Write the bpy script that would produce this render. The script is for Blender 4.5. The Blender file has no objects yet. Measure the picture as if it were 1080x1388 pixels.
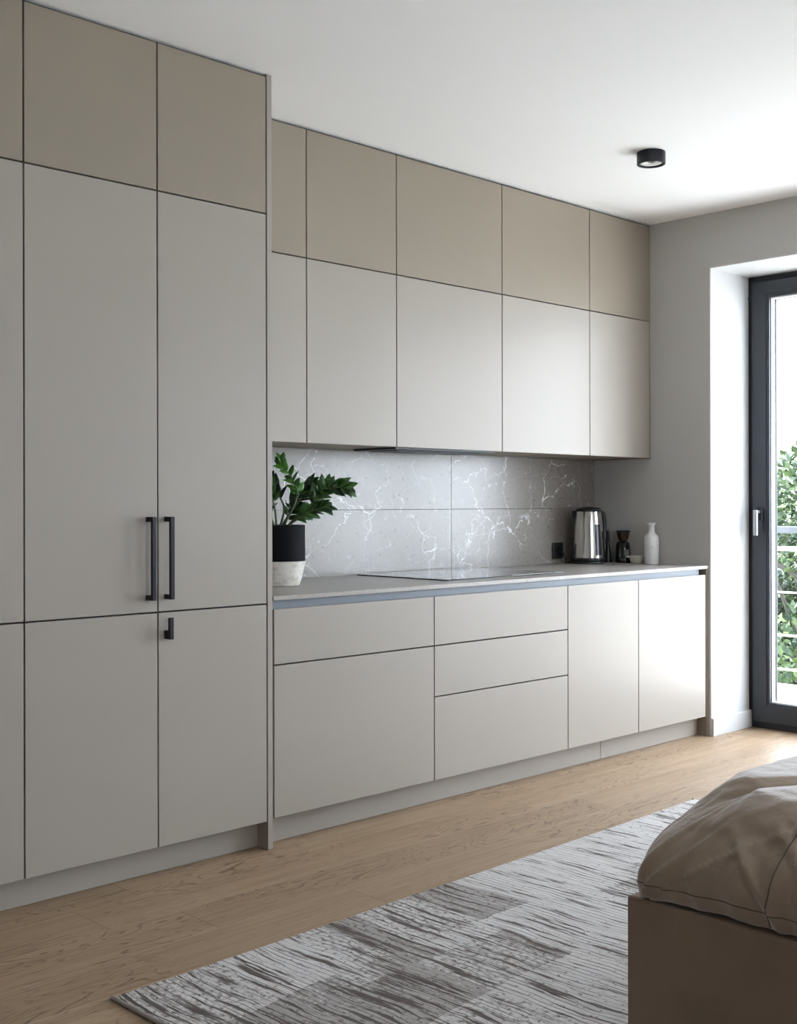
import bpy, bmesh, math, random
from mathutils import Vector, Matrix, noise, Euler
random.seed(7)
sc = bpy.context.scene
C = sc.collection
PI = math.pi

# ------------------------------------------------------------------ camera numbers
F, YAW, CY, EYE, ROLL = 1608.3, math.radians(45.7564), 682.75, 1.2035, math.radians(-0.1105)
FW = Vector((math.cos(YAW), math.sin(YAW), 0)); RT = Vector((math.sin(YAW), -math.cos(YAW), 0))
def at(px, py, depth):                      # photo pixel + distance along the view axis -> point in the room
    return Vector((0, 0, EYE)) + FW*depth + RT*((px-540)/F*depth) + Vector((0, 0, -(py-CY)/F*depth))

# ------------------------------------------------------------------ helpers
def new_bm(): return bmesh.new()
def box(bm, x0, x1, y0, y1, z0, z1, bev=0.0, seg=2):
    m = bmesh.new()
    bmesh.ops.create_cube(m, size=1)
    for v in m.verts:
        v.co = Vector(((x0+x1)/2+v.co.x*(x1-x0), (y0+y1)/2+v.co.y*(y1-y0), (z0+z1)/2+v.co.z*(z1-z0)))
    if bev > 0:
        bmesh.ops.bevel(m, geom=m.edges[:], offset=bev, segments=seg, profile=0.5, affect='EDGES')
    merge(bm, m)
def merge(bm, m, mat=None):
    if mat is not None: bmesh.ops.transform(m, matrix=mat, verts=m.verts)
    me = bpy.data.meshes.new('tmp'); m.to_mesh(me); m.free(); bm.from_mesh(me); bpy.data.meshes.remove(me)
def lathe(bm, cx, cy, prof, n=48, cap=True):
    rings = []
    for r, z in prof:
        if r < 1e-6: rings.append([bm.verts.new((cx, cy, z))])
        else: rings.append([bm.verts.new((cx+r*math.cos(2*PI*k/n), cy+r*math.sin(2*PI*k/n), z)) for k in range(n)])
    for a, b in zip(rings, rings[1:]):
        for k in range(n):
            k2 = (k+1) % n
            if len(a) == 1 and len(b) == 1: continue
            if len(a) == 1: bm.faces.new((a[0], b[k2], b[k]))
            elif len(b) == 1: bm.faces.new((a[k], a[k2], b[0]))
            else: bm.faces.new((a[k], a[k2], b[k2], b[k]))
def tube(bm, pts, rad, n=10, cap=True):
    pts = [Vector(p) for p in pts]
    rad = rad if isinstance(rad, (list, tuple)) else [rad]*len(pts)
    prev = None; rings = []
    up = Vector((0, 0, 1))
    for i, p in enumerate(pts):
        t = (pts[min(i+1, len(pts)-1)]-pts[max(i-1, 0)]).normalized()
        if prev is None:
            a = t.cross(up)
            if a.length < 1e-3: a = t.cross(Vector((1, 0, 0)))
            a.normalize()
        else:
            a = (prev - t*prev.dot(t)).normalized()
        prev = a; b = t.cross(a)
        rings.append([bm.verts.new(p + (a*math.cos(2*PI*k/n)+b*math.sin(2*PI*k/n))*rad[i]) for k in range(n)])
    for A, B in zip(rings, rings[1:]):
        for k in range(n): bm.faces.new((A[k], A[(k+1) % n], B[(k+1) % n], B[k]))
    if cap:
        bm.faces.new(rings[0][::-1]); bm.faces.new(rings[-1])
def spline(pts, n=8):
    pts = [Vector(p) for p in pts]; out = []
    for i in range(len(pts)-1):
        p0 = pts[max(i-1, 0)]; p1 = pts[i]; p2 = pts[i+1]; p3 = pts[min(i+2, len(pts)-1)]
        for k in range(n):
            t = k/n
            out.append(0.5*((2*p1)+(p2-p0)*t+(2*p0-5*p1+4*p2-p3)*t*t+(3*p1-p0-3*p2+p3)*t**3))
    out.append(pts[-1]); return out
def thing(name, loc, label=None, cat=None, group=None, kind=None):
    o = bpy.data.objects.new(name, None); C.objects.link(o); o.location = loc
    o.empty_display_size = 0.05
    return tag(o, label, cat, group, kind)
def tag(o, label=None, cat=None, group=None, kind=None):
    if label: o['label'] = label
    if cat: o['category'] = cat
    if group: o['group'] = group
    if kind: o['kind'] = kind
    return o
def wpos(o):
    p = Vector((0, 0, 0))
    while o is not None: p += o.location; o = o.parent
    return p
def obj(name, bm, mat, parent=None, smooth=False, origin=None):
    """bm is in room coordinates; the object is placed at its parent (or at origin)"""
    base = wpos(parent) if parent is not None else Vector((0, 0, 0))
    org = Vector(origin) if origin is not None else base
    bmesh.ops.translate(bm, vec=-org, verts=bm.verts)
    bmesh.ops.recalc_face_normals(bm, faces=bm.faces[:])
    me = bpy.data.meshes.new(name); bm.to_mesh(me); bm.free()
    for m in (mat if isinstance(mat, list) else [mat]): me.materials.append(m)
    if smooth:
        me.polygons.foreach_set('use_smooth', [True]*len(me.polygons))
    o = bpy.data.objects.new(name, me); C.objects.link(o)
    o.parent = parent; o.location = org-base
    return o
def autosmooth(o, ang=35):
    me = o.data
    me.polygons.foreach_set('use_smooth', [True]*len(me.polygons))
    bm = bmesh.new(); bm.from_mesh(me)
    for e in bm.edges:
        if len(e.link_faces) == 2 and e.calc_face_angle(0) > math.radians(ang): e.smooth = False
    bm.to_mesh(me); bm.free(); return o

# ------------------------------------------------------------------ materials
def mat(name, col=(.5, .5, .5), rough=.5, metal=0, spec=.5, **kw):
    m = bpy.data.materials.new(name); m.use_nodes = True
    b = m.node_tree.nodes['Principled BSDF']
    b.inputs['Base Color'].default_value = (*col, 1); b.inputs['Roughness'].default_value = rough
    b.inputs['Metallic'].default_value = metal; b.inputs['Specular IOR Level'].default_value = spec
    for k, v in kw.items(): b.inputs[k.replace('_', ' ')].default_value = v
    return m
class N:
    def __init__(s, m): s.m = m; s.t = m.node_tree; s.b = s.t.nodes['Principled BSDF']
    def n(s, typ, **kw):
        nd = s.t.nodes.new('ShaderNode'+typ)
        for k, v in kw.items(): setattr(nd, k, v)
        return nd
    def l(s, a, b): s.t.links.new(a, b)
    def setin(s, sock, v):
        if hasattr(v, 'is_linked'): s.l(v, sock)
        else: sock.default_value = v
    def math(s, op, a, b=None, c=None, clamp=False):
        nd = s.n('Math', operation=op, use_clamp=clamp)
        for i, v in enumerate((a, b, c)):
            if v is not None: s.setin(nd.inputs[i], v)
        return nd.outputs[0]
    def coord(s): return s.n('TexCoord').outputs['Object']
    def scale(s, v, sx, sy, sz):
        nd = s.n('VectorMath', operation='MULTIPLY'); s.l(v, nd.inputs[0]); nd.inputs[1].default_value = (sx, sy, sz); return nd.outputs[0]
    def noise(s, v, scale=1, detail=4, rough=.5, dist=0, lac=2):
        nd = s.n('TexNoise'); s.l(v, nd.inputs['Vector']); nd.inputs['Scale'].default_value = scale
        nd.inputs['Detail'].default_value = detail; nd.inputs['Roughness'].default_value = rough; nd.inputs['Distortion'].default_value = dist
        return nd.outputs['Fac']
    def mr(s, v, a, b, c=0., d=1., smooth=False):
        nd = s.n('MapRange'); nd.interpolation_type = 'SMOOTHSTEP' if smooth else 'LINEAR'
        s.setin(nd.inputs[0], v)
        for i, x in zip((1, 2, 3, 4), (a, b, c, d)): s.setin(nd.inputs[i], x)
        return nd.outputs[0]
    def mix(s, f, a, b, mode='MIX'):
        nd = s.n('Mix', data_type='RGBA', blend_type=mode)
        s.setin(nd.inputs[0], f)
        for i, v in ((6, a), (7, b)):
            if isinstance(v, tuple): nd.inputs[i].default_value = (*v, 1)
            else: s.l(v, nd.inputs[i])
        return nd.outputs[2]
    def sep(s, v):
        nd = s.n('SeparateXYZ'); s.l(v, nd.inputs[0]); return nd.outputs
    def comb(s, x, y, z):
        nd = s.n('CombineXYZ')
        for i, v in enumerate((x, y, z)): s.setin(nd.inputs[i], v)
        return nd.outputs[0]
    def bump(s, h, strength=.2, dist=.001):
        nd = s.n('Bump'); s.l(h, nd.inputs['Height']); nd.inputs['Strength'].default_value = strength; nd.inputs['Distance'].default_value = dist
        s.l(nd.outputs[0], s.b.inputs['Normal'])

def lacquer(name, col, rough):
    m = mat(name, col, rough, spec=.24); w = N(m)
    c = w.coord()
    w.bump(w.noise(c, 260, 3, .6), .035, .0006)
    return m
M_front = lacquer('greige_lacquer', (.345, .310, .272), .34)
M_top = lacquer('greige_lacquer_top', (.285, .243, .195), .38)  # top-row doors: darker, browner and slightly rougher than the other fronts
M_carc = mat('greige_carcass', (.24, .20, .155), .5)
M_gap = mat('dark_recess', (.03, .025, .02), .8)
M_plinth = lacquer('plinth_lacquer', (.345, .31, .272), .45)
M_black = mat('matt_black_metal', (.010, .012, .017), .42, spec=.3)
M_blackp = mat('black_plastic', (.012, .012, .013), .35)
M_alu = mat('anodised_channel', (.15, .165, .19), .5, metal=.2)
M_steel = mat('polished_steel', (.68, .66, .63), .12, metal=1)
M_white = mat('white_paint', (.55, .555, .56), .55)
M_wall = mat('wall_paint', (.47, .46, .44), .7)
N(M_wall).bump(N(M_wall).noise(N(M_wall).coord(), 300, 3), .05, .0005)
M_ceil = mat('ceiling_paint', (.93, .935, .94), .8)
M_anth = mat('anthracite_coating', (.026, .032, .041), .45)
M_anth2 = mat('anthracite_frame_dark', (.009, .011, .015), .5)
M_spacer = mat('spacer_aluminium', (.75, .74, .73), .3, metal=.3)
M_gasket = mat('rubber_gasket', (.02, .03, .035), .6)

# glass for the door: clear, lets daylight through, reflects at grazing angles
M_glass = bpy.data.materials.new('window_glass'); M_glass.use_nodes = True
_t = M_glass.node_tree; _t.nodes.clear()
_o = _t.nodes.new('ShaderNodeOutputMaterial'); _m = _t.nodes.new('ShaderNodeMixShader'); _g = _t.nodes.new('ShaderNodeBsdfGlossy')
_tr = _t.nodes.new('ShaderNodeBsdfTransparent'); _f = _t.nodes.new('ShaderNodeFresnel'); _f.inputs[0].default_value = 1.45
_g.inputs['Roughness'].default_value = .02; _tr.inputs[0].default_value = (.955, .965, .972, 1)
_ge = _t.nodes.new('ShaderNodeNewGeometry'); _sb = _t.nodes.new('ShaderNodeMath'); _sb.operation = 'SUBTRACT'; _sb.inputs[0].default_value = 1
_mu = _t.nodes.new('ShaderNodeMath'); _mu.operation = 'MULTIPLY'; _t.links.new(_ge.outputs['Backfacing'], _sb.inputs[1]); _t.links.new(_sb.outputs[0], _mu.inputs[0]); _t.links.new(_f.outputs[0], _mu.inputs[1])
_t.links.new(_mu.outputs[0], _m.inputs[0]); _t.links.new(_tr.outputs[0], _m.inputs[1]); _t.links.new(_g.outputs[0], _m.inputs[2]); _t.links.new(_m.outputs[0], _o.inputs[0])

def make_floor_mat():
    m = mat('oak_planks', (.4, .3, .2), .45, spec=.32); w = N(m); c = w.coord(); x, y, z = w.sep(c)
    PW, PL = .2, 1.9
    ry = w.math('DIVIDE', w.math('SUBTRACT', y, .17-.2*20), PW)
    row = w.math('FLOOR', ry); fy = w.math('FRACT', ry)
    wn = w.n('TexWhiteNoise', noise_dimensions='1D'); w.l(row, wn.inputs['W'])
    rx = w.math('ADD', w.math('DIVIDE', x, PL), w.math('MULTIPLY', wn.outputs['Value'], 7.3))
    col = w.math('FLOOR', rx); fx = w.math('FRACT', rx)
    wn2 = w.n('TexWhiteNoise', noise_dimensions='2D'); w.l(w.comb(row, col, 0.), wn2.inputs['Vector'])
    rnd = wn2.outputs['Value']; rc = w.sep(wn2.outputs['Color'])
    # seams
    ey = w.math('MINIMUM', fy, w.math('SUBTRACT', 1., fy)); ex = w.math('MINIMUM', fx, w.math('SUBTRACT', 1., fx))
    sy = w.mr(w.math('MULTIPLY', ey, PW), 0., .0016, 1., 0.); sx = w.mr(w.math('MULTIPLY', ex, PL), 0., .0016, 1., 0.)
    # grain, shifted per plank
    off = w.comb(w.math('MULTIPLY', rnd, 37.), w.math('MULTIPLY', rc[1], 11.), w.math('MULTIPLY', rc[2], 5.))
    va = w.n('VectorMath', operation='ADD'); w.l(c, va.inputs[0]); w.l(off, va.inputs[1]); g = va.outputs[0]
    warp = w.noise(w.scale(g, .9, 5., 1), 1., 3, .5)
    # cathedral figure: contour lines of a stretched field
    fld = w.noise(w.scale(g, 1.3, 8., 1), 1.0, 3.5, .5, .5)
    ring = w.math('ABSOLUTE', w.math('SINE', w.math('MULTIPLY', fld, 62.)))
    ringm = w.mr(ring, .0, .5, 1., 0., True)
    patch = w.mr(w.noise(w.scale(g, 1.1, 3., 1), 1., 2), .42, .58, 0.1, 1., True)
    fine = w.noise(w.scale(g, 3., 140., 1), 1., 5, .65)
    mid = w.noise(w.scale(g, 1.2, 26., 1), 1., 4, .6, .4)
    pore = w.mr(w.noise(w.scale(g, 18., 260., 1), 1., 2), .62, .70, 0., 1.)
    knot = w.n('TexVoronoi'); w.l(w.scale(g, 1.1, 2.6, 1), knot.inputs['Vector']); knot.inputs['Scale'].default_value = 1.
    kn = w.mr(knot.outputs['Distance'], .02, .05, 1., 0., True)
    basec = w.mix(rnd, (.225, .150, .088), (.385, .272, .172))
    basec = w.mix(w.mr(mid, .35, .65, 0., .75), basec, (.20, .124, .068))
    basec = w.mix(w.mr(fine, .35, .72, 0., .75), basec, (.42, .30, .20))
    basec = w.mix(w.math('MULTIPLY', w.math('MULTIPLY', ringm, patch), .8), basec, (.11, .066, .038))
    basec = w.mix(w.math('MULTIPLY', pore, .55), basec, (.16, .10, .06))
    basec = w.mix(w.math('MULTIPLY', kn, .7), basec, (.06, .035, .02))
    basec = w.mix(w.math('MULTIPLY', sy, .55), basec, (.62, .5, .38))
    basec = w.mix(w.math('MULTIPLY', sx, .9), basec, (.06, .035, .02))
    w.l(basec, w.b.inputs['Base Color'])
    w.l(w.mr(fine, .3, .7, .42, .56), w.b.inputs['Roughness'])
    h = w.math('SUBTRACT', w.math('MULTIPLY', fine, .3), w.math('MAXIMUM', sy, sx))
    h = w.math('SUBTRACT', h, w.math('MULTIPLY', ringm, .15))
    w.bump(h, .25, .001)
    return m
M_floor = make_floor_mat()

def stone(name, tiles):
    m = mat(name, (.2, .2, .2), .27 if tiles else .36, spec=.62 if tiles else .5); w = N(m); c = w.coord()
    big = w.noise(w.scale(c, 1, 1, 1), 3., 4, .55)
    fine = w.noise(c, 60., 4, .7)
    col = w.mix(big, (.17, .148, .125), (.24, .215, .19)) if tiles else w.mix(big, (.25, .225, .2), (.33, .305, .275))
    col = w.mix(w.mr(fine, .4, .7, 0., .35), col, (.30, .275, .25) if tiles else (.42, .39, .36))
    def vein(scale, width, thr, dist, seed):
        va = w.n('VectorMath', operation='ADD'); w.l(c, va.inputs[0]); va.inputs[1].default_value = (seed, seed*1.7, seed*.6)
        n1 = w.noise(va.outputs[0], scale, 3.0, .45, dist)
        d = w.math('ABSOLUTE', w.math('SUBTRACT', n1, .5))
        wob = w.noise(va.outputs[0], scale*6, 3)
        msk = w.mr(w.noise(va.outputs[0], scale*1.1, 2), thr, thr+.10, 0., 1., True)
        brk = w.mr(wob, .40, .55, .15, 1., True)
        return w.math('MULTIPLY', w.math('MULTIPLY', w.mr(d, 0., width, 1., 0., True), msk), brk)
    def crack(scale, width, thr, seed, warp, sx=1.):
        va = w.n('VectorMath', operation='ADD'); w.l(w.scale(c, sx, 1, 1), va.inputs[0]); va.inputs[1].default_value = (seed, seed*1.7, seed*.6)
        nz = w.n('TexNoise'); w.l(va.outputs[0], nz.inputs['Vector']); nz.inputs['Scale'].default_value = 6.; nz.inputs['Detail'].default_value = 4
        o_ = w.n('VectorMath', operation='SCALE'); w.l(nz.outputs['Color'], o_.inputs[0]); o_.inputs['Scale'].default_value = warp
        v2 = w.n('VectorMath', operation='ADD'); w.l(va.outputs[0], v2.inputs[0]); w.l(o_.outputs[0], v2.inputs[1])
        vo_ = w.n('TexVoronoi', feature='DISTANCE_TO_EDGE'); w.l(v2.outputs[0], vo_.inputs['Vector']); vo_.inputs['Scale'].default_value = scale
        wd_ = w.math('MULTIPLY', w.mr(w.noise(va.outputs[0], 14., 3), .35, .7, .3, 1.6), width)
        msk = w.mr(w.noise(va.outputs[0], scale*.9, 2), thr, thr+.12, 0., 1., True)
        brk = w.mr(w.noise(va.outputs[0], 26., 3), .36, .5, .1, 1., True)
        return w.math('MULTIPLY', w.math('MULTIPLY', w.mr(vo_.outputs['Distance'], 0., wd_, 1., 0.), msk), brk)
    if tiles:
        ck = w.math('MAXIMUM', crack(3.2, .0105, .44, 5.2, .24), w.math('MULTIPLY', crack(6.5, .012, .53, 11.9, .16), .6))
    v = w.math('MAXIMUM', vein(3.6, .0075, .49, .9, 3.1), vein(7., .006, .55, .6, 8.7))
    v = w.math('MAXIMUM', v, w.math('MULTIPLY', vein(5., .006, .50, 1.4, 21.3), .8))
    if tiles: v = w.math('MAXIMUM', w.math('MULTIPLY', v, .45), ck)
    else: v = w.math('MULTIPLY', v, .3)
    col = w.mix(w.math('MULTIPLY', v, .9), col, (.78, .77, .75))
    vo = w.n('TexVoronoi'); w.l(c, vo.inputs['Vector']); vo.inputs['Scale'].default_value = 34.
    sp = w.mr(vo.outputs['Distance'], .13, .24, 1., 0.)
    spm = w.mr(w.sep(vo.outputs['Color'])[0], .66, .68, 0., 1.)
    spw = w.noise(c, 160., 2)
    sp = w.math('MULTIPLY', w.math('MULTIPLY', sp, spm), w.mr(spw, .42, .5, 0., 1.))
    col = w.mix(w.math('MULTIPLY', sp, .85), col, (.07, .06, .055))
    w.l(col, w.b.inputs['Base Color'])
    w.bump(w.math('SUBTRACT', w.math('MULTIPLY', w.noise(c, 40., 3), .4), sp), .12, .001)
    return m
M_tile = stone('marbled_stone_tile', True)
M_worktop = stone('pitted_stone_worktop', False)
M_grout = mat('grout', (.12, .11, .10), .9)

def make_rug_mat():
    m = mat('woven_rug', (.6, .6, .6), .95, spec=.15); w = N(m); c = w.coord(); x, y, z = w.sep(c)
    wob = w.math('MULTIPLY', w.math('SUBTRACT', w.noise(w.scale(c, 3, 3, 1), 1., 3), .5), .05)
    xw = w.math('ADD', x, wob)
    v = w.comb(xw, y, 0.)
    # weft bands, each ~1.4 cm wide along x, broken along y
    broken = w.noise(w.scale(v, 62., 3.2, 1), 1., 4, .62)
    broken2 = w.noise(w.scale(v, 95., 16., 1), 1., 3, .6)
    blot = w.noise(w.scale(v, 75., 55., 1), 1., 3, .65)
    def blocks(cx, cy, seed):
        a = w.math('FLOOR', w.math('ADD', w.math('DIVIDE', w.math('ADD', y, w.math('MULTIPLY', w.math('SUBTRACT', w.noise(w.scale(v, 1.5, 6, 1), 1., 3), .5), .10)), cy), seed))
        wn = w.n('TexWhiteNoise', noise_dimensions='1D'); w.l(w.math('ADD', a, seed), wn.inputs['W'])
        b = w.math('FLOOR', w.math('ADD', w.math('DIVIDE', w.math('ADD', x, w.math('MULTIPLY', w.math('SUBTRACT', w.noise(w.scale(v, 4, 1.5, 1), 1., 3), .5), .12)), cx), w.math('MULTIPLY', wn.outputs['Value'], 3.)))
        w2 = w.n('TexWhiteNoise', noise_dimensions='2D'); w.l(w.comb(a, b, 0.), w2.inputs['Vector']); return w2.outputs['Value']
    blk = w.math('ADD', w.math('MULTIPLY', blocks(.55, .34, .9), .6), w.math('MULTIPLY', blocks(.24, .55, 4.7), .4))
    light = w.mix(broken2, (.66, .64, .62), (.45, .43, .415))
    greyb = w.mix(broken2, (.33, .30, .28), (.21, .185, .17))
    col = w.mix(w.mr(w.math('ADD', blk, w.math('MULTIPLY', w.math('SUBTRACT', blot, .5), 1.1)), .50, .70, 0., .7, True), light, greyb)
    thr = w.mr(blk, 0., 1., .59, .495)
    dark = w.mr(w.math('SUBTRACT', broken, thr), 0., .035, 0., 1.)
    dark = w.math('MAXIMUM', dark, w.mr(w.math('SUBTRACT', blot, w.math('ADD', thr, .06)), 0., .04, 0., .8))
    col = w.mix(dark, col, (.115, .095, .085))
    # furrows between the bands
    fr = w.math('ABSOLUTE', w.math('SUBTRACT', w.math('FRACT', w.math('DIVIDE', xw, .019)), .5))
    fur = w.mr(fr, .36, .48, 0., 1., True)
    furm = w.mr(w.noise(w.scale(v, 34., 2.6, 1), 1., 3, .6), .42, .52, 0., 1.)
    col = w.mix(w.math('MULTIPLY', w.math('MULTIPLY', fur, furm), .75), col, (.16, .14, .13))
    w.l(col, w.b.inputs['Base Color'])
    h = w.math('ADD', w.math('MULTIPLY', blot, .7), w.math('MULTIPLY', w.noise(w.scale(c, 300, 300, 1), 1., 2), .5))
    h = w.math('SUBTRACT', h, w.math('MULTIPLY', fur, .6)); h = w.math('SUBTRACT', h, w.math('MULTIPLY', dark, .4))
    w.bump(h, .8, .003)
    return m
M_rug = make_rug_mat()
M_binding = mat('rug_binding', (.33, .30, .28), .95)

def fabric(name, col, scale=900, sheen=.4, rough=.85, wrinkle=0.):
    m = mat(name, col, rough, spec=.25); w = N(m); c = w.coord()
    n = w.noise(c, 9., 4, .6); f = w.noise(w.scale(c, 1, 1, 3), scale, 2)
    cc = w.mix(w.mr(n, .3, .7, 0., 1.), tuple(v*.93 for v in col), tuple(min(1, v*1.07) for v in col))
    w.l(cc, w.b.inputs['Base Color'])
    w.b.inputs['Sheen Weight'].default_value = sheen; w.b.inputs['Sheen Roughness'].default_value = .45
    w.bump(w.math('ADD', w.math('MULTIPLY', f, .6), w.math('ADD', w.math('MULTIPLY', w.noise(c, 35., 4, .6, 1.2), 2.2), w.math('MULTIPLY', w.noise(w.scale(c, 1, 1, .6), 11., 3, .5, 2.2), wrinkle))), .35, .0016)
    return m
M_duvet = fabric('taupe_cotton', (.29, .218, .158), sheen=.75, rough=.75, wrinkle=9.)
M_bed = fabric('taupe_upholstery', (.225, .160, .110), scale=1400, sheen=.1, rough=.75)
M_mattress = fabric('mattress_ticking', (.6, .58, .55))

# ------------------------------------------------------------------ key dimensions
CEIL = 2.7; YB = 4.008; XW = 5.4264; XF = 5.81; YN = 3.268; YT = 3.2755; YU = 3.6246
WT = .8805; NT = 2.4213
XL, YF = -1.9, -2.1
DY0 = 0.85          # hidden jamb of the balcony door opening
T = .25

# ------------------------------------------------------------------ room shell
def struct(name, bm, m, origin=None, parent=None, **k):
    o = obj(name, bm, m, parent, origin=origin, **k)
    if parent is None: o['kind'] = 'structure'
    return o
b = new_bm(); box(b, XL-T, XF+.06, YF-T, YB+T, -.2, 0); struct('floor', b, M_floor)
b = new_bm(); box(b, XL-T, XF+.09, YF-T, YB+T, CEIL, CEIL+.2); struct('ceiling', b, M_ceil)
b = new_bm(); box(b, XL-T, XF+.09, YB, YB+T, 0, CEIL); struct('wall_back', b, M_wall)
b = new_bm(); box(b, XL-T, XL, YF, YB, 0, CEIL); struct('wall_left', b, M_wall)
FX0, FX1, FZ0 = 1.3, 3.1, .85      # unseen window added behind the camera for fill daylight
b = new_bm(); box(b, XL-T, FX0, YF-T, YF, 0, CEIL); box(b, FX1, XF+.09, YF-T, YF, 0, CEIL); box(b, FX0, FX1, YF-T, YF, 0, FZ0); box(b, FX0, FX1, YF-T, YF, NT, CEIL); struct('wall_front', b, M_wall)
WY0, WY1, WZ0 = -1.65, .30, .45     # unseen second window, added to this wall for more daylight
b = new_bm()
box(b, XW, XF+.09, YN, YB, 0, CEIL)
box(b, XW, XF+.09, DY0, YN, NT, CEIL)
box(b, XW, XF+.09, WY1, DY0, 0, CEIL)
box(b, XW, XF+.09, WY0, WY1, NT, CEIL); box(b, XW, XF+.09, WY0, WY1, 0, WZ0)
box(b, XW, XF+.09, YF, WY0, 0, CEIL)
struct('wall_right', b, M_wall)
# white plastered reveals of the door niche (lining boards)
b = new_bm()
box(b, XW-.0005, XF+.0, YN-.006, YN+.001, 0, NT+.001); box(b, XW-.0005, XF+.0, DY0, YN, NT-.006, NT+.001); box(b, XW-.0005, XF, DY0-.001, DY0+.006, 0, NT)
struct('trim_1', b, M_white)
b = new_bm(); box(b, XW+.0, XF+.02, YN-.020, YN-.0062, 0, .092, .0015); struct('baseboard_right', b, M_white)
b = new_bm(); box(b, XL, XL+.014, YF+.014, YB, 0, .092, .0015); struct('baseboard_left', b, M_white)
b = new_bm(); box(b, XL, XW, YF, YF+.014, 0, .092, .0015); struct('baseboard_front', b, M_white)

# ------------------------------------------------------------------ balcony door and added fill windows
def mitred_frame(bm, x0, x1, ya, yb, z0, z1, wy, wz0, wz1, groove=.0012):
    """four mitred boards: outer rectangle ya..yb, z0..z1, front x0"""
    Y0, Y1 = min(ya, yb), max(ya, yb)
    o = [(Y0, z0), (Y1, z0), (Y1, z1), (Y0, z1)]; i = [(Y0+wy, z0+wz0), (Y1-wy, z0+wz0), (Y1-wy, z1-wz1), (Y0+wy, z1-wz1)]
    for k in range(4):
        a, b_, c_, d = o[k], o[(k+1) % 4], i[(k+1) % 4], i[k]
        m = bmesh.new()
        f = [m.verts.new((x0, p[0], p[1])) for p in (a, b_, c_, d)]; g = [m.verts.new((x1, p[0], p[1])) for p in (a, b_, c_, d)]
        m.faces.new(f); m.faces.new(g[::-1])
        for q in range(4): m.faces.new((f[q], g[q], g[(q+1) % 4], f[(q+1) % 4]))
        bmesh.ops.recalc_face_normals(m, faces=m.faces[:])
        bmesh.ops.bevel(m, geom=m.edges[:], offset=groove, segments=1, affect='EDGES')
        merge(bm, m)
def glazed(name, y0, y1, z0, z1, leaves, handle):
    root = thing(name, (XF, (y0+y1)/2, z0), kind='structure')
    b = new_bm(); mitred_frame(b, XF+.006, XF+.086, y0, y1, z0, z1, .034, .038, .036); obj(name+'_frame' if 0 else 'door_frame', b, M_anth2, root)
    ya, yb = y0+.030, y1-.030; wL = (yb-ya)/leaves
    for k in range(leaves):
        p, q = ya+k*wL+.002, ya+(k+1)*wL-.002
        b = new_bm(); mitred_frame(b, XF-.008, XF+.070, p, q, z0+.036, z1-.034, .080, .088, .070)
        mitred_frame(b, XF-.001, XF+.06, p+.078, q-.078, z0+.122, z1-.102, .019, .019, .019)
        s = obj('sash', b, M_anth, root)
        b = new_bm(); mitred_frame(b, XF+.016, XF+.030, p+.096, q-.096, z0+.140, z1-.120, .006, .006, .006, .0005); 
        mitred_frame(b, XF+.034, XF+.048, p+.096, q-.096, z0+.140, z1-.120, .008, .008, .008, .0005); obj('glass_spacer', b, M_spacer, s)
        b = new_bm(); mitred_frame(b, XF+.050, XF+.064, p+.094, q-.094, z0+.138, z1-.118, .014, .010, .012, .0005); obj('gasket', b, M_gasket, s)
        b = new_bm(); box(b, XF+.031, XF+.0335, p+.097, q-.097, z0+.141, z1-.121); obj('glass_pane', b, M_glass, s)
        if handle and k == leaves-1:
            hy, hz = q-.047, 1.145
            b = new_bm()
            box(b, XF-.020, XF-.008, hy-.016, hy+.016, hz-.035, hz+.035, .004, 3)
            obj('handle_rosette', b, M_anth2, s)
            b = new_bm()
            tube(b, [(XF-.018, hy, hz+.012), (XF-.050, hy, hz+.012)], .009, 16)
            box(b, XF-.066, XF-.046, hy-.010, hy+.012, hz-.115, hz+.022, .004, 3)
            autosmooth(obj('door_handle', b, mat('satin_nickel', (.30, .30, .31), .38, metal=.9), s))
    # upper hinge cover
    if handle:
        b = new_bm(); box(b, XF-.004, XF+.006, y1-.032, y1-.006, z1-.125, z1-.105, .002); obj('hinge_cap', b, M_gasket, root)
    return root
glazed('door_1', DY0+.0065, YN+.002, 0.0, NT-.004, 2, True)
glazed('fill_window_1', WY0, WY1, WZ0, NT, 2, False)  # out of view, put in as an extra daylight source
w2 = glazed('fill_window_2', -(FX1-FX0)/2, (FX1-FX0)/2, FZ0, NT, 3, False); w2.location = ((FX0+FX1)/2, YF-.12, FZ0); w2.rotation_euler.z = -PI/2  # out of view, put in to light the cabinets from the front

# ------------------------------------------------------------------ cabinets
G = .0026   # half gap
DT = .020   # door thickness
def slab(x0, x1, y0, z0, z1, g=G, th=DT):
    b = new_bm(); box(b, x0+g, x1-g, y0, y0+th, z0+g, z1-g, .0012, 2); return b
def carcass(x0, x1, yfront, z0, z1, yback, mt=M_carc):
    b = new_bm(); box(b, x0+.0005, x1-.0005, yfront+DT+.002, yback, z0, z1); return b
def bar_handle(parent, px, z0, z1, y):
    b = new_bm(); w = .0075
    box(b, px-w, px+w, y-.040, y-.028, z0, z1, .001, 1)
    box(b, px-w, px+w, y-.030, y, z1-.016, z1, .001, 1); box(b, px-w, px+w, y-.030, y, z0, z0+.016, .001, 1)
    return obj('handle', b, M_black, parent)
T1, T2, T3 = 2.2125, .8553, .0961
TX = [1.190, 1.650, 2.1092, 2.5513]
tl = ['tall greige cabinet at the left edge of the photo, without handles',
      'tall greige cabinet with one long black bar handle at its right edge',
      'tall greige cabinet with a long black handle and a small black knob below']
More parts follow.
